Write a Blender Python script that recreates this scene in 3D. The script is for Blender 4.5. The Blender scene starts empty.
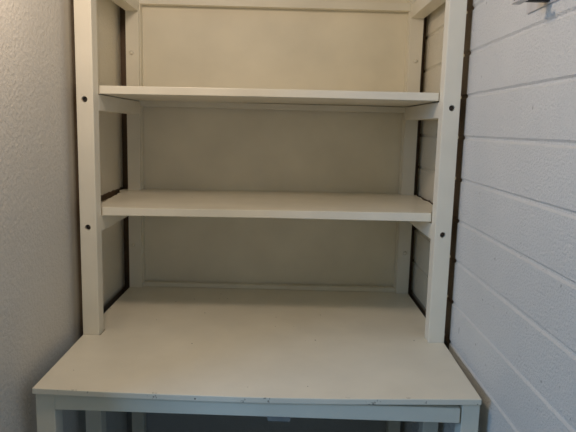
import bpy, bmesh, math, random
from mathutils import Vector, Matrix
random.seed(4)
S = 0.86          # metres between the outer faces of the posts
Z0 = 0.90         # height of the desktop above the floor
D = bpy.data
C = bpy.context.scene.collection

def W(x, y, z):   # bench units (post span = 1, desktop = 0) -> metres
    return Vector(((x - 0.5) * S, y * S, Z0 + z * S))

# ------------------------------------------------------------------ materials
def mat(name):
    m = D.materials.new(name); m.use_nodes = True
    nt = m.node_tree; b = nt.nodes['Principled BSDF']
    return m, nt, b

def N(nt, kind, **kw):
    n = nt.nodes.new(kind)
    for k, v in kw.items():
        if k.startswith('i_'):
            n.inputs[k[2:].replace('_', ' ')].default_value = v
        else:
            setattr(n, k, v)
    return n

def ramp(nt, fac, stops):
    r = nt.nodes.new('ShaderNodeValToRGB')
    e = r.color_ramp.elements
    e[0].position, e[0].color = stops[0]
    e[1].position, e[1].color = stops[-1]
    for p, c in stops[1:-1]:
        k = e.new(p); k.color = c
    nt.links.new(fac, r.inputs['Fac'])
    return r

def mul(c, f): return (c[0] * f, c[1] * f, c[2] * f, 1)

def painted_wood(name, col, rough=0.45, specks=0.0, grain=0.15, chip=(0.10, 0.075, 0.05), edge=None):
    m, nt, b = mat(name)
    tc = N(nt, 'ShaderNodeTexCoord')
    mp = N(nt, 'ShaderNodeMapping'); mp.inputs['Scale'].default_value = (1, 1, 1)
    nt.links.new(tc.outputs['Object'], mp.inputs['Vector'])
    n1 = N(nt, 'ShaderNodeTexNoise', i_Scale=7.0, i_Detail=4.0)
    nt.links.new(mp.outputs['Vector'], n1.inputs['Vector'])
    r = ramp(nt, n1.outputs['Fac'], [(0.3, mul(col, 0.93)), (0.7, mul(col, 1.04))])
    out = r.outputs['Color']
    if specks:
        v = N(nt, 'ShaderNodeTexVoronoi', i_Scale=42.0)
        nt.links.new(mp.outputs['Vector'], v.inputs['Vector'])
        lt = N(nt, 'ShaderNodeMath', operation='LESS_THAN'); lt.inputs[1].default_value = 0.085
        nt.links.new(v.outputs['Distance'], lt.inputs[0])
        sep = N(nt, 'ShaderNodeSeparateColor'); nt.links.new(v.outputs['Color'], sep.inputs['Color'])
        l2 = N(nt, 'ShaderNodeMath', operation='LESS_THAN'); l2.inputs[1].default_value = specks
        nt.links.new(sep.outputs['Red'], l2.inputs[0])
        a = N(nt, 'ShaderNodeMath', operation='MULTIPLY')
        nt.links.new(lt.outputs[0], a.inputs[0]); nt.links.new(l2.outputs[0], a.inputs[1])
        a2 = N(nt, 'ShaderNodeMath', operation='MULTIPLY'); a2.inputs[1].default_value = 0.75
        nt.links.new(a.outputs[0], a2.inputs[0])
        mx = N(nt, 'ShaderNodeMix', data_type='RGBA')
        nt.links.new(a2.outputs[0], mx.inputs[0]); nt.links.new(out, mx.inputs[6])
        mx.inputs[7].default_value = (*chip, 1)
        out = mx.outputs[2]
    if edge is not None:      # paint chipped off along the front edge
        sx = N(nt, 'ShaderNodeSeparateXYZ'); nt.links.new(tc.outputs['Object'], sx.inputs[0])
        near = mask(nt, sx.outputs['Y'], edge + 0.0015, edge + 0.009)
        inv = N(nt, 'ShaderNodeMath', operation='SUBTRACT'); inv.inputs[0].default_value = 1.0
        nt.links.new(near, inv.inputs[1])
        n4 = N(nt, 'ShaderNodeTexNoise', i_Scale=38.0, i_Detail=3.0, i_Roughness=0.7)
        nt.links.new(tc.outputs['Object'], n4.inputs['Vector'])
        hit = mask(nt, n4.outputs['Fac'], 0.60, 0.68)
        out = mixc(nt, math2(nt, 'MULTIPLY', inv.outputs[0], hit), out, (0.16, 0.12, 0.085, 1))
    nt.links.new(out, b.inputs['Base Color'])
    b.inputs['Roughness'].default_value = rough
    n2 = N(nt, 'ShaderNodeTexNoise', i_Scale=60.0, i_Detail=3.0)
    nt.links.new(mp.outputs['Vector'], n2.inputs['Vector'])
    bp = N(nt, 'ShaderNodeBump', i_Strength=grain, i_Distance=0.002)
    nt.links.new(n2.outputs['Fac'], bp.inputs['Height'])
    nt.links.new(bp.outputs['Normal'], b.inputs['Normal'])
    return m

def mask(nt, coord, lo, hi, wob=0.0, wscale=30.0, vec=None):
    """1 above hi, 0 below lo along a coordinate whose edge wanders a little"""
    src = coord
    if wob:
        n = N(nt, 'ShaderNodeTexNoise', i_Scale=wscale, i_Detail=3.0)
        nt.links.new(vec, n.inputs['Vector'])
        k = N(nt, 'ShaderNodeMath', operation='MULTIPLY_ADD')
        k.inputs[1].default_value = wob; k.inputs[2].default_value = -wob * 0.5
        nt.links.new(n.outputs['Fac'], k.inputs[0])
        ad = N(nt, 'ShaderNodeMath', operation='ADD')
        nt.links.new(coord, ad.inputs[0]); nt.links.new(k.outputs[0], ad.inputs[1]); src = ad.outputs[0]
    mr = N(nt, 'ShaderNodeMapRange')
    mr.inputs['From Min'].default_value = lo; mr.inputs['From Max'].default_value = hi
    nt.links.new(src, mr.inputs['Value'])
    return mr.outputs['Result']

def mixc(nt, fac, a, b):
    mx = N(nt, 'ShaderNodeMix', data_type='RGBA')
    nt.links.new(fac, mx.inputs[0])
    for sock, v in ((mx.inputs[6], a), (mx.inputs[7], b)):
        if isinstance(v, tuple): sock.default_value = v
        else: nt.links.new(v, sock)
    return mx.outputs[2]

def math2(nt, op, a, b):
    m = N(nt, 'ShaderNodeMath', operation=op)
    nt.links.new(a, m.inputs[0]); nt.links.new(b, m.inputs[1])
    return m.outputs[0]

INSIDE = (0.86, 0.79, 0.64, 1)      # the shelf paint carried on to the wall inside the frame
BROWN = (0.115, 0.068, 0.036, 1)      # brown behind the posts; doubles as shade painted along the shelf

def painted_wall(name, col, band0, band1, nscale, bump, dist, pores, wob, ledge_shade=(0.335, 0.353)):
    """wall paint in the room, shelf paint inside the frame and a brown band between them"""
    m, nt, b = mat(name)
    tc = N(nt, 'ShaderNodeTexCoord'); vec = tc.outputs['Object']
    sx = N(nt, 'ShaderNodeSeparateXYZ'); nt.links.new(vec, sx.inputs[0])
    n1 = N(nt, 'ShaderNodeTexNoise', i_Scale=nscale, i_Detail=4.0, i_Roughness=0.6)
    nt.links.new(vec, n1.inputs['Vector'])
    n3 = N(nt, 'ShaderNodeTexNoise', i_Scale=5.0, i_Detail=2.0); nt.links.new(vec, n3.inputs['Vector'])
    r = ramp(nt, n3.outputs['Fac'], [(0.3, mul(col, 0.97)), (0.7, mul(col, 1.03))])
    out = r.outputs['Color']
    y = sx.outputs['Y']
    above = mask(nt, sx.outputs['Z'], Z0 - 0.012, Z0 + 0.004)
    b0 = mask(nt, y, band0[0] * S, band0[1] * S, wob, 25.0, vec)
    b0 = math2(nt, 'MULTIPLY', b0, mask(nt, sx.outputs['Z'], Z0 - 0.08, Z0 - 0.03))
    out = mixc(nt, b0, out, BROWN)
    b1 = mask(nt, y, band1[0] * S, band1[1] * S, 0.004, 25.0, vec)
    # shade painted as a thin ragged brown line where the shelf meets the wall
    lo = mask(nt, sx.outputs['Z'], Z0 + (ledge_shade[0] - 0.003) * S, Z0 + ledge_shade[0] * S, 0.012, 30.0, vec)
    hi = mask(nt, sx.outputs['Z'], Z0 + (ledge_shade[1] + 0.003) * S, Z0 + ledge_shade[1] * S, 0.012, 30.0, vec)
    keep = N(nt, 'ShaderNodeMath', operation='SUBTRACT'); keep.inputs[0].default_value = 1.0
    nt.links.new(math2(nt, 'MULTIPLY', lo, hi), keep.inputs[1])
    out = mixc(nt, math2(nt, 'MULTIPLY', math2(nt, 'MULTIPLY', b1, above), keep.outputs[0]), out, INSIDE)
    if pores:
        v = N(nt, 'ShaderNodeTexNoise', i_Scale=70.0, i_Detail=1.0); nt.links.new(vec, v.inputs['Vector'])
        mr = N(nt, 'ShaderNodeMapRange')
        mr.inputs['From Min'].default_value = 0.76; mr.inputs['From Max'].default_value = 0.80
        mr.inputs['To Max'].default_value = 0.55
        nt.links.new(v.outputs['Fac'], mr.inputs['Value'])
        out = mixc(nt, mr.outputs['Result'], out, (0.2, 0.17, 0.14, 1))
    nt.links.new(out, b.inputs['Base Color'])
    b.inputs['Roughness'].default_value = 0.5
    bp = N(nt, 'ShaderNodeBump', i_Strength=bump, i_Distance=dist)
    nt.links.new(n1.outputs['Fac'], bp.inputs['Height'])
    nt.links.new(bp.outputs['Normal'], b.inputs['Normal'])
    return m

def plain(name, col, rough=0.5, metal=0.0):
    m, nt, b = mat(name)
    tc = N(nt, 'ShaderNodeTexCoord')
    n = N(nt, 'ShaderNodeTexNoise', i_Scale=40.0)
    nt.links.new(tc.outputs['Object'], n.inputs['Vector'])
    r = ramp(nt, n.outputs['Fac'], [(0.3, mul(col, 0.9)), (0.7, mul(col, 1.1))])
    nt.links.new(r.outputs['Color'], b.inputs['Base Color'])
    b.inputs['Roughness'].default_value = rough; b.inputs['Metallic'].default_value = metal
    return m

CREAM = (0.875, 0.82, 0.69)
M_wood = painted_wood('cream_painted_wood', CREAM, 0.45, 0.0)
M_desk = painted_wood('cream_desktop_paint', CREAM, 0.42, 0.16, 0.12, edge=-0.3382 * S)
M_shelf = painted_wood('cream_shelf_paint', CREAM, 0.36, 0.012, 0.15)
M_panel = painted_wood('cream_panel_paint', (0.89, 0.825, 0.675), 0.55, 0.0, 0.08)
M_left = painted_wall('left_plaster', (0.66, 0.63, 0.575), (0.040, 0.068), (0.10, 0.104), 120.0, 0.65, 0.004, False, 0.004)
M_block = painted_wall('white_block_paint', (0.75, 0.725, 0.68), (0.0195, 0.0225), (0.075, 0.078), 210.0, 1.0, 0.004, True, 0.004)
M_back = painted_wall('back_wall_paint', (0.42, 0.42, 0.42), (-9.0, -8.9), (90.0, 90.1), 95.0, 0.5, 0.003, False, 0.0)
M_floor = plain('floor_concrete', (0.16, 0.15, 0.14), 0.7)
M_hole = plain('dark_bolt', (0.06, 0.05, 0.045), 0.45, 0.6)
M_tape = plain('grey_tape', (0.22, 0.23, 0.23), 0.5)
M_plate = plain('brushed_plate', (0.62, 0.60, 0.59), 0.38, 0.25)
M_black = plain('black_plastic', (0.010, 0.010, 0.011), 0.6)

# ------------------------------------------------------------------ mesh helpers
def obj(name, bm, m, parent=None, smooth=False):
    bmesh.ops.recalc_face_normals(bm, faces=bm.faces)
    me = D.meshes.new(name); bm.to_mesh(me); bm.free()
    me.materials.append(m)
    if smooth:
        for p in me.polygons: p.use_smooth = True
    o = D.objects.new(name, me); C.objects.link(o)
    if parent:
        o.parent = parent
        o.matrix_parent_inverse = Matrix.Translation(-parent.location)
    return o

def hexa(bm, c):      # c: 8 corners, bottom ring then top ring
    v = [bm.verts.new(p) for p in c]
    for f in ((0, 3, 2, 1), (4, 5, 6, 7), (0, 1, 5, 4), (1, 2, 6, 5), (2, 3, 7, 6), (3, 0, 4, 7)):
        bm.faces.new([v[i] for i in f])
    return v

def box(x0, x1, y0, y1, z0, z1, bev=0.0012, bm=None):
    bm = bm or bmesh.new()
    hexa(bm, [W(x0, y0, z0), W(x1, y0, z0), W(x1, y1, z0), W(x0, y1, z0),
              W(x0, y0, z1), W(x1, y0, z1), W(x1, y1, z1), W(x0, y1, z1)])
    if bev:
        bmesh.ops.bevel(bm, geom=list(bm.edges), offset=bev, segments=2, affect='EDGES', profile=0.6)
    return bm

def cyl(center, axis, r, h, seg=20, r2=None, bev=0):
    bm = bmesh.new()
    q = Vector((0, 0, 1)).rotation_difference(Vector(axis)).to_matrix().to_4x4()
    bmesh.ops.create_cone(bm, cap_ends=True, segments=seg, radius1=r, radius2=r if r2 is None else r2, depth=h,
                          matrix=Matrix.Translation(center) @ q)
    if bev:
        bmesh.ops.bevel(bm, geom=list(bm.edges), offset=bev, segments=2, affect='EDGES')
    return bm

def thing(name, label, cat, loc):
    o = D.objects.new(name, None); C.objects.link(o)
    o.location = loc; o['label'] = label; o['category'] = cat
    o.empty_display_size = 0.1
    return o

def struct(name, bm, m):
    o = obj(name, bm, m); o['kind'] = 'structure'
    return o

# ------------------------------------------------------------------ the setting
XL, XR, YB, YE = -0.030, 1.0203, 0.534, -0.56
FZ = -Z0 / S
TOP = 1.75
struct('floor', box(-3.6, 1.25, -4.2, 0.65, FZ - 0.06, FZ, 0), M_floor)
struct('wall_back', box(XL - 0.14, XR + 0.14, YB, YB + 0.1, FZ, TOP, 0), M_back)
struct('wall_left', box(XL - 0.14, XL, YE, YB, FZ, TOP, 0.004), M_left)
struct('wall_front', box(-3.4, XL - 0.14, YE, YE + 0.14, FZ, TOP, 0), M_left)

# painted block wall on the right: bed joints and perpends are real grooves
joints = [0.8975, 0.7855, 0.6745, 0.5660, 0.4530, 0.3412, 0.2305, 0.1135, -0.0020]
while joints[0] < TOP - 0.12: joints.insert(0, joints[0] + 0.1125)
while joints[-1] > FZ + 0.12: joints.append(joints[-1] - 0.1125)
edges = [TOP] + joints + [FZ]
bm = box(XR + 0.0045, XR + 0.12, -4.0, YB, FZ, TOP, 0)
for k in range(len(edges) - 1):
    zt, zb = edges[k], edges[k + 1]
    g = 0.0042
    zt2 = zt - (g if k else 0); zb2 = zb + (g if k < len(edges) - 2 else 0)
    ph = -0.262 if (round((0.566 - zt) / 0.1125)) % 2 == 1 else -0.037
    ys = [YB]
    y = ph + 0.45 * 2
    while y > -4.0:
        if y < YB - 0.05: ys.append(y)
        y -= 0.45
    ys.append(-4.0)
    for a in range(len(ys) - 1):
        y1, y0 = ys[a], ys[a + 1]
        e = 0.0042      # slope of the joint
        dz = random.uniform(-.0006, .0006); dx = random.uniform(0, .0005)
        xf, xb = XR - dx + 0.0004, XR + 0.005
        px = XR + 0.0008
        v = [W(xb, y0, zb2 - e), W(xb, y1, zb2 - e), W(xb, y1, zt2 + e * .2), W(xb, y0, zt2 + e * .2),
             W(xf, y0, zb2 + .0012 + dz), W(xf, y1, zb2 + .0012 + dz), W(xf, y1, zt2 - .0036 + dz), W(xf, y0, zt2 - .0036 + dz)]
        vv = [bm.verts.new(p) for p in v]
        for f in ((4, 5, 6, 7), (0, 1, 5, 4), (1, 2, 6, 5), (2, 3, 7, 6), (3, 0, 4, 7)):
            bm.faces.new([vv[i] for i in f])
struct('wall_right', bm, M_block)

# ------------------------------------------------------------------ shelving frame
wp, dp, Yr = 0.0443, 0.0446, 0.4838
UT = 1.30
unit = thing('shelving_unit', 'tall cream-painted wooden shelf frame with two open shelves between the two walls', 'shelves', W(0.5, 0.25, FZ))

def drill(o, holes, r, depth):
    cut = bmesh.new()
    for (x, z) in holes:
        c = W(x, 0, z) + Vector((0, depth / 2 - 0.01, 0))
        q = Vector((0, 0, 1)).rotation_difference(Vector((0, 1, 0))).to_matrix().to_4x4()
        bmesh.ops.create_cone(cut, cap_ends=True, segments=24, radius1=r, radius2=r, depth=depth + 0.02,
                              matrix=Matrix.Translation(c) @ q)
    me = D.meshes.new('cut'); cut.to_mesh(me); cut.free()
    co = D.objects.new('cut', me); C.objects.link(co)
    md = o.modifiers.new('b', 'BOOLEAN'); md.object = co; md.operation = 'DIFFERENCE'; md.solver = 'EXACT'
    dg = bpy.context.evaluated_depsgraph_get(); dg.update()
    new = D.meshes.new_from_object(o.evaluated_get(dg))
    o.modifiers.clear(); o.data = new
    D.objects.remove(co)

bolts = {0: [(0.0210, 0.6393), (0.0208, 0.3008)], 1: [(0.9789, 0.6405), (0.9770, 0.3036)]}
caps = {0: [(0.0150, 0.1539), (0.0195, 0.8150)], 1: [(0.9800, 0.1487), (0.9800, 0.812)]}
for side in (0, 1):
    x0, x1 = (0, wp) if side == 0 else (1 - wp, 1)
    p = obj('front_post', box(x0, x1, 0, dp, FZ, UT, 0.0016), M_wood, unit)
    drill(p, bolts[side], 0.0068, 0.014)
    for (x, z) in bolts[side]:
        obj('bolt', cyl(W(x, 0, z) + Vector((0, 0.0105, 0)), (0, 1, 0), 0.0056, 0.005, 16, 0.0060), M_hole, p)['label'] = 'dark recessed bolt end'
    q = obj('rear_post', box(x0, x1, Yr, Yr + dp, FZ, UT, 0.0016), M_wood, unit)
    for (x, z) in caps[side]:
        obj('bolt_cap', cyl(W(x, Yr, z) + Vector((0, -0.0020, 0)), (0, 1, 0), 0.0048, 0.0044, 16, 0.0068, 0.0012), M_wood, q, True)
    for (zb, dzr) in ((0.6146 - (0.003 if side == 0 else 0.0), 0), (0.2830, 0), (0.9510, 0)):
        obj('side_rail', box(x0 + 0.0006, x1 - 0.0006 if side == 0 else x1, dp, Yr, zb, zb + 0.0432, 0.0015), M_wood, unit)
for (zb, zt, yf) in ((0.6390, 0.6588, Yr + 0.008), (0.309, 0.3275, Yr + 0.008), (0.9765, 1.0015, Yr + 0.008), (0.0005, 0.0150, Yr + 0.012)):
    obj('back_rail', box(wp, 1 - wp, yf, Yr + 0.034, zb, zt, 0.001), M_wood, unit)
obj('back_panel', box(wp * 0.4, 1 - wp * 0.4, Yr + dp + 0.0002, Yr + dp + 0.0052, 0.0, UT, 0), M_panel, unit)
for side in (0, 1):   # beads that hold the panel against the posts
    x0, x1 = (wp, wp + 0.003) if side == 0 else (1 - wp - 0.003, 1 - wp)
    obj('panel_bead', box(x0, x1, Yr + 0.012, Yr + dp, 0.015, UT, 0.0006), M_wood, unit)

def interp(tab, x):
    for (a, fa), (b, fb) in zip(tab, tab[1:]):
        if x <= b: return fa + (fb - fa) * (x - a) / (b - a)
    return tab[-1][1]

def board(name, outline, zb, zt, m, parent, bev=0.0012, fade=None, bevel_to=dp + 0.002):
    """a board with the given plan outline; zb/zt are height profiles along x"""
    bm = bmesh.new()
    vs = [bm.verts.new(W(x, y, 0)) for x, y in outline]
    f = bm.faces.new(vs); f.normal_update()
    bmesh.ops.triangulate(bm, faces=[f], quad_method='BEAUTY', ngon_method='EAR_CLIP')
    # slice across x so that the board can follow its sag
    for k in range(1, 16):
        bmesh.ops.bisect_plane(bm, geom=list(bm.verts) + list(bm.edges) + list(bm.faces), dist=1e-6,
                               plane_co=W(k / 16, 0, 0), plane_no=(1, 0, 0))
    if fade:
        for k in range(1, 4):
            bmesh.ops.bisect_plane(bm, geom=list(bm.verts) + list(bm.edges) + list(bm.faces), dist=1e-6,
                                   plane_co=W(0, fade[0] + (fade[1] - fade[0]) * k / 4, 0), plane_no=(0, 1, 0))
    low = list(bm.verts)
    ret = bmesh.ops.extrude_face_region(bm, geom=list(bm.faces))
    up = [g for g in ret['geom'] if isinstance(g, bmesh.types.BMVert)]
    for grp, tab in ((low, zb), (up, zt)):
        for v in grp:
            x = v.co.x / S + 0.5; y = v.co.y / S
            z = interp(tab, x)
            if fade:
                t = max(0, min(1, (y - fade[0]) / (fade[1] - fade[0])))
                base = tab[0][2] if len(tab[0]) > 2 else z
                z = z * (1 - t) + fade[2][0 if grp is low else 1] * t
            v.co.z = Z0 + z * S
    bmesh.ops.recalc_face_normals(bm, faces=bm.faces)
    es = [e for e in bm.edges if len(e.link_faces) == 2 and e.calc_face_angle() > 0.6 and max(v.co.y for v in e.verts) < bevel_to * S]
    if bev: bmesh.ops.bevel(bm, geom=es, offset=bev, segments=2, affect='EDGES', profile=0.6)
    return obj(name, bm, m, parent)

yf = dp + 0.0012
def shelf_outline(jl, jr):
    o = [(wp + 0.002, yf), (1 - wp - 0.001, yf)]
    o += jr                                           # ragged painted right end, front to back
    o += [(1 - wp - 0.0005, Yr - 0.0008), (1 - wp - 0.0035, Yr + dp - 0.001)]
    o += [(wp + 0.0035, Yr + dp - 0.001), (wp + 0.0005, Yr - 0.0008)]
    o += list(reversed(jl))
    return o
jl2 = [(wp + 0.001, 0.060), (0.030, 0.066), (0.0165, 0.080), (0.0132, 0.135), (0.0155, 0.16), (0.0150, 0.195), (0.0085, 0.225), (0.0075, 0.272),
       (0.0020, 0.31), (0.0026, 0.355), (-0.006, 0.375), (0.001, 0.405), (-0.014, 0.43), (-0.024, 0.465), (-0.020, 0.515), (-0.004, 0.518), (-0.0008, Yr - 0.0008)]
jr2 = [(1 - wp - 0.001, 0.062), (0.985, 0.075), (0.992, 0.15), (0.998, 0.20), (1.006, 0.27), (1.007, 0.308), (1.0005, 0.335), (1.0010, 0.36), (1.0065, 0.39),
       (1.007, 0.426), (1.003, 0.45), (1.008, 0.468), (1.009, Yr - 0.0008)]
jl1 = [(wp + 0.001, 0.060), (0.004, 0.07), (0.003, 0.25), (0.004, Yr - 0.0008)]
jr1 = [(1 - wp - 0.001, 0.060), (0.996, 0.07), (0.997, 0.25), (0.996, Yr - 0.0008)]
board('shelf', shelf_outline(jl1, jr1), [(0, .6566), (.3, .6585), (.53, .6600), (.75, .6606), (1, .6606)],
      [(0, .6779), (.3, .6795), (.53, .6808), (.75, .6813), (1, .6819)], M_shelf, unit)
s2 = board('shelf', shelf_outline(jl2, jr2), [(0, .3268), (.3, .3298), (.53, .3317), (.75, .3318), (1, .3321)],
           [(0, .3501), (.3, .3508), (.53, .3533), (.75, .3548), (1, .3568)], M_shelf, unit)

# ------------------------------------------------------------------ desk
Df = 0.3382
desk = thing('desk', 'cream-painted wooden desk with wide speckled top and chipped front edge below the shelves', 'desk', W(0.5, 0.1, FZ))
c = 0.0010
o = [(0.0045, -Df), (0.9935, -Df), (0.9990, -0.0018), (1 - wp - c, -0.0018), (1 - wp - c, dp + 0.002), (0.9990, dp + 0.002), (0.9990, Yr - c),
     (1 - wp - c, Yr - c), (1 - wp - c, Yr + dp - c), (wp + c, Yr + dp - c), (wp + c, Yr - c), (0.0010, Yr - c),
     (0.0010, dp + 0.004), (wp + 0.004, dp + 0.004), (wp + 0.0045, -0.0018), (0.0010, -0.0018)]
zt = [(0, .0013), (.15, -.0033), (.33, -.0067), (.50, -.0086), (.68, -.0077), (.857, -.0041), (.994, -.0013), (1, -.0012)]
zb = [(a, f - .0135) for a, f in zt]
board('desktop', o, zb, zt, M_desk, desk, 0.0013, (-Df, -0.02, (-.0135, 0)), -0.03)
ya = -Df + 0.010
# apron board, dropping away from the top towards its right end
bm = bmesh.new()
hexa(bm, [W(.0490, ya, -.0528), W(.9515, ya, -.0638), W(.9515, ya + .022, -.0638), W(.0490, ya + .022, -.0528),
          W(.0490, ya, -.0172), W(.9515, ya, -.0290), W(.9515, ya + .022, -.0290), W(.0490, ya + .022, -.0172)])
bmesh.ops.bevel(bm, geom=list(bm.edges), offset=0.001, segments=2, affect='EDGES')
apron = obj('apron', bm, M_wood, desk)
bm = bmesh.new()
hexa(bm, [W(.523, ya + .001, -.0690), W(.5725, ya + .001, -.0695), W(.5725, ya + .002, -.0695), W(.523, ya + .002, -.0670),
          W(.520, ya + .001, -.0570), W(.573, ya + .001, -.0570), W(.573, ya + .002, -.0570), W(.520, ya + .002, -.0570)])
t = obj('tape_strip', bm, M_tape, apron); t['label'] = 'grey strip of tape under the apron'
obj('leg', box(.0070, .0490, ya, ya + .043, FZ, -.0128, 0.0014), M_wood, desk)
obj('leg', box(.9550, .9945, ya, ya + .043, FZ, -.0160, 0.0014), M_wood, desk)

# ------------------------------------------------------------------ fitting on the block wall
pl = thing('wall_plate', 'small pale metal plate with a black fitting, mounted high on the white block wall', 'wall plate', W(XR, -0.42, 0.86))
obj('plate', box(XR - 0.0045, XR + 0.0006, -0.520, -0.3484, 0.8135, 0.925, 0.0005), M_plate, pl)
obj('fitting', box(0.9560, XR - 0.0035, -0.456, -0.438, 0.8165, 0.870, 0.003), M_black, pl)['label'] = 'black plastic fitting'
obj('lip', box(0.9530, 0.9690, -0.475, -0.436, 0.8128, 0.8170, 0.0006), M_plate, pl)['label'] = 'pale lip under the fitting'

# ------------------------------------------------------------------ light
def light(name, kind, loc, energy, col, **kw):
    l = D.lights.new(name, kind); l.energy = energy; l.color = col
    for k, v in kw.items(): setattr(l, k, v)
    ob = D.objects.new(name, l); C.objects.link(ob); ob.location = loc
    return ob
light('lamp', 'POINT', W(0.21, -0.55, 1.10), 8.3, (1.0, 0.795, 0.612), shadow_soft_size=0.05)
win = light('window_daylight', 'AREA', W(-1.75, -1.90, 1.0), 25.0, (0.29, 0.57, 1.0), shape='RECTANGLE', size=0.8, size_y=0.8)
d = W(0.7, -0.25, 0.1) - win.location
win.rotation_euler = d.to_track_quat('-Z', 'Y').to_euler()
w = D.worlds.new('room_ambient'); bpy.context.scene.world = w; w.use_nodes = True
bg = w.node_tree.nodes['Background']
bg.inputs['Color'].default_value = (0.88, 1.0, 0.80, 1); bg.inputs['Strength'].default_value = 0.14

# ------------------------------------------------------------------ camera
pi_, ya_, ro_ = (math.radians(v) for v in (-8.6846, 0.3647, 1.4603))
F = Vector((math.sin(ya_) * math.cos(pi_), math.cos(ya_) * math.cos(pi_), math.sin(pi_)))
R0 = Vector((math.cos(ya_), -math.sin(ya_), 0))
U0 = Vector((-math.sin(ya_) * math.sin(pi_), -math.cos(ya_) * math.sin(pi_), math.cos(pi_)))
R = R0 * math.cos(ro_) + U0 * math.sin(ro_); U = U0 * math.cos(ro_) - R0 * math.sin(ro_)
cam = D.cameras.new('camera'); cam.sensor_width = 36; cam.lens = 584.389 / 576 * 36; cam.clip_start = 0.01
co = D.objects.new('camera', cam); C.objects.link(co)
m4 = Matrix((R, U, -F)).transposed().to_4x4(); m4.translation = W(0.5483, -1.5491, 0.582)
co.matrix_world = m4
sc = bpy.context.scene; sc.camera = co
vs = sc.view_settings
vs.view_transform = 'Standard'; vs.look = 'None'; vs.gamma = 1.0; vs.use_curve_mapping = False; vs.exposure = 0.0
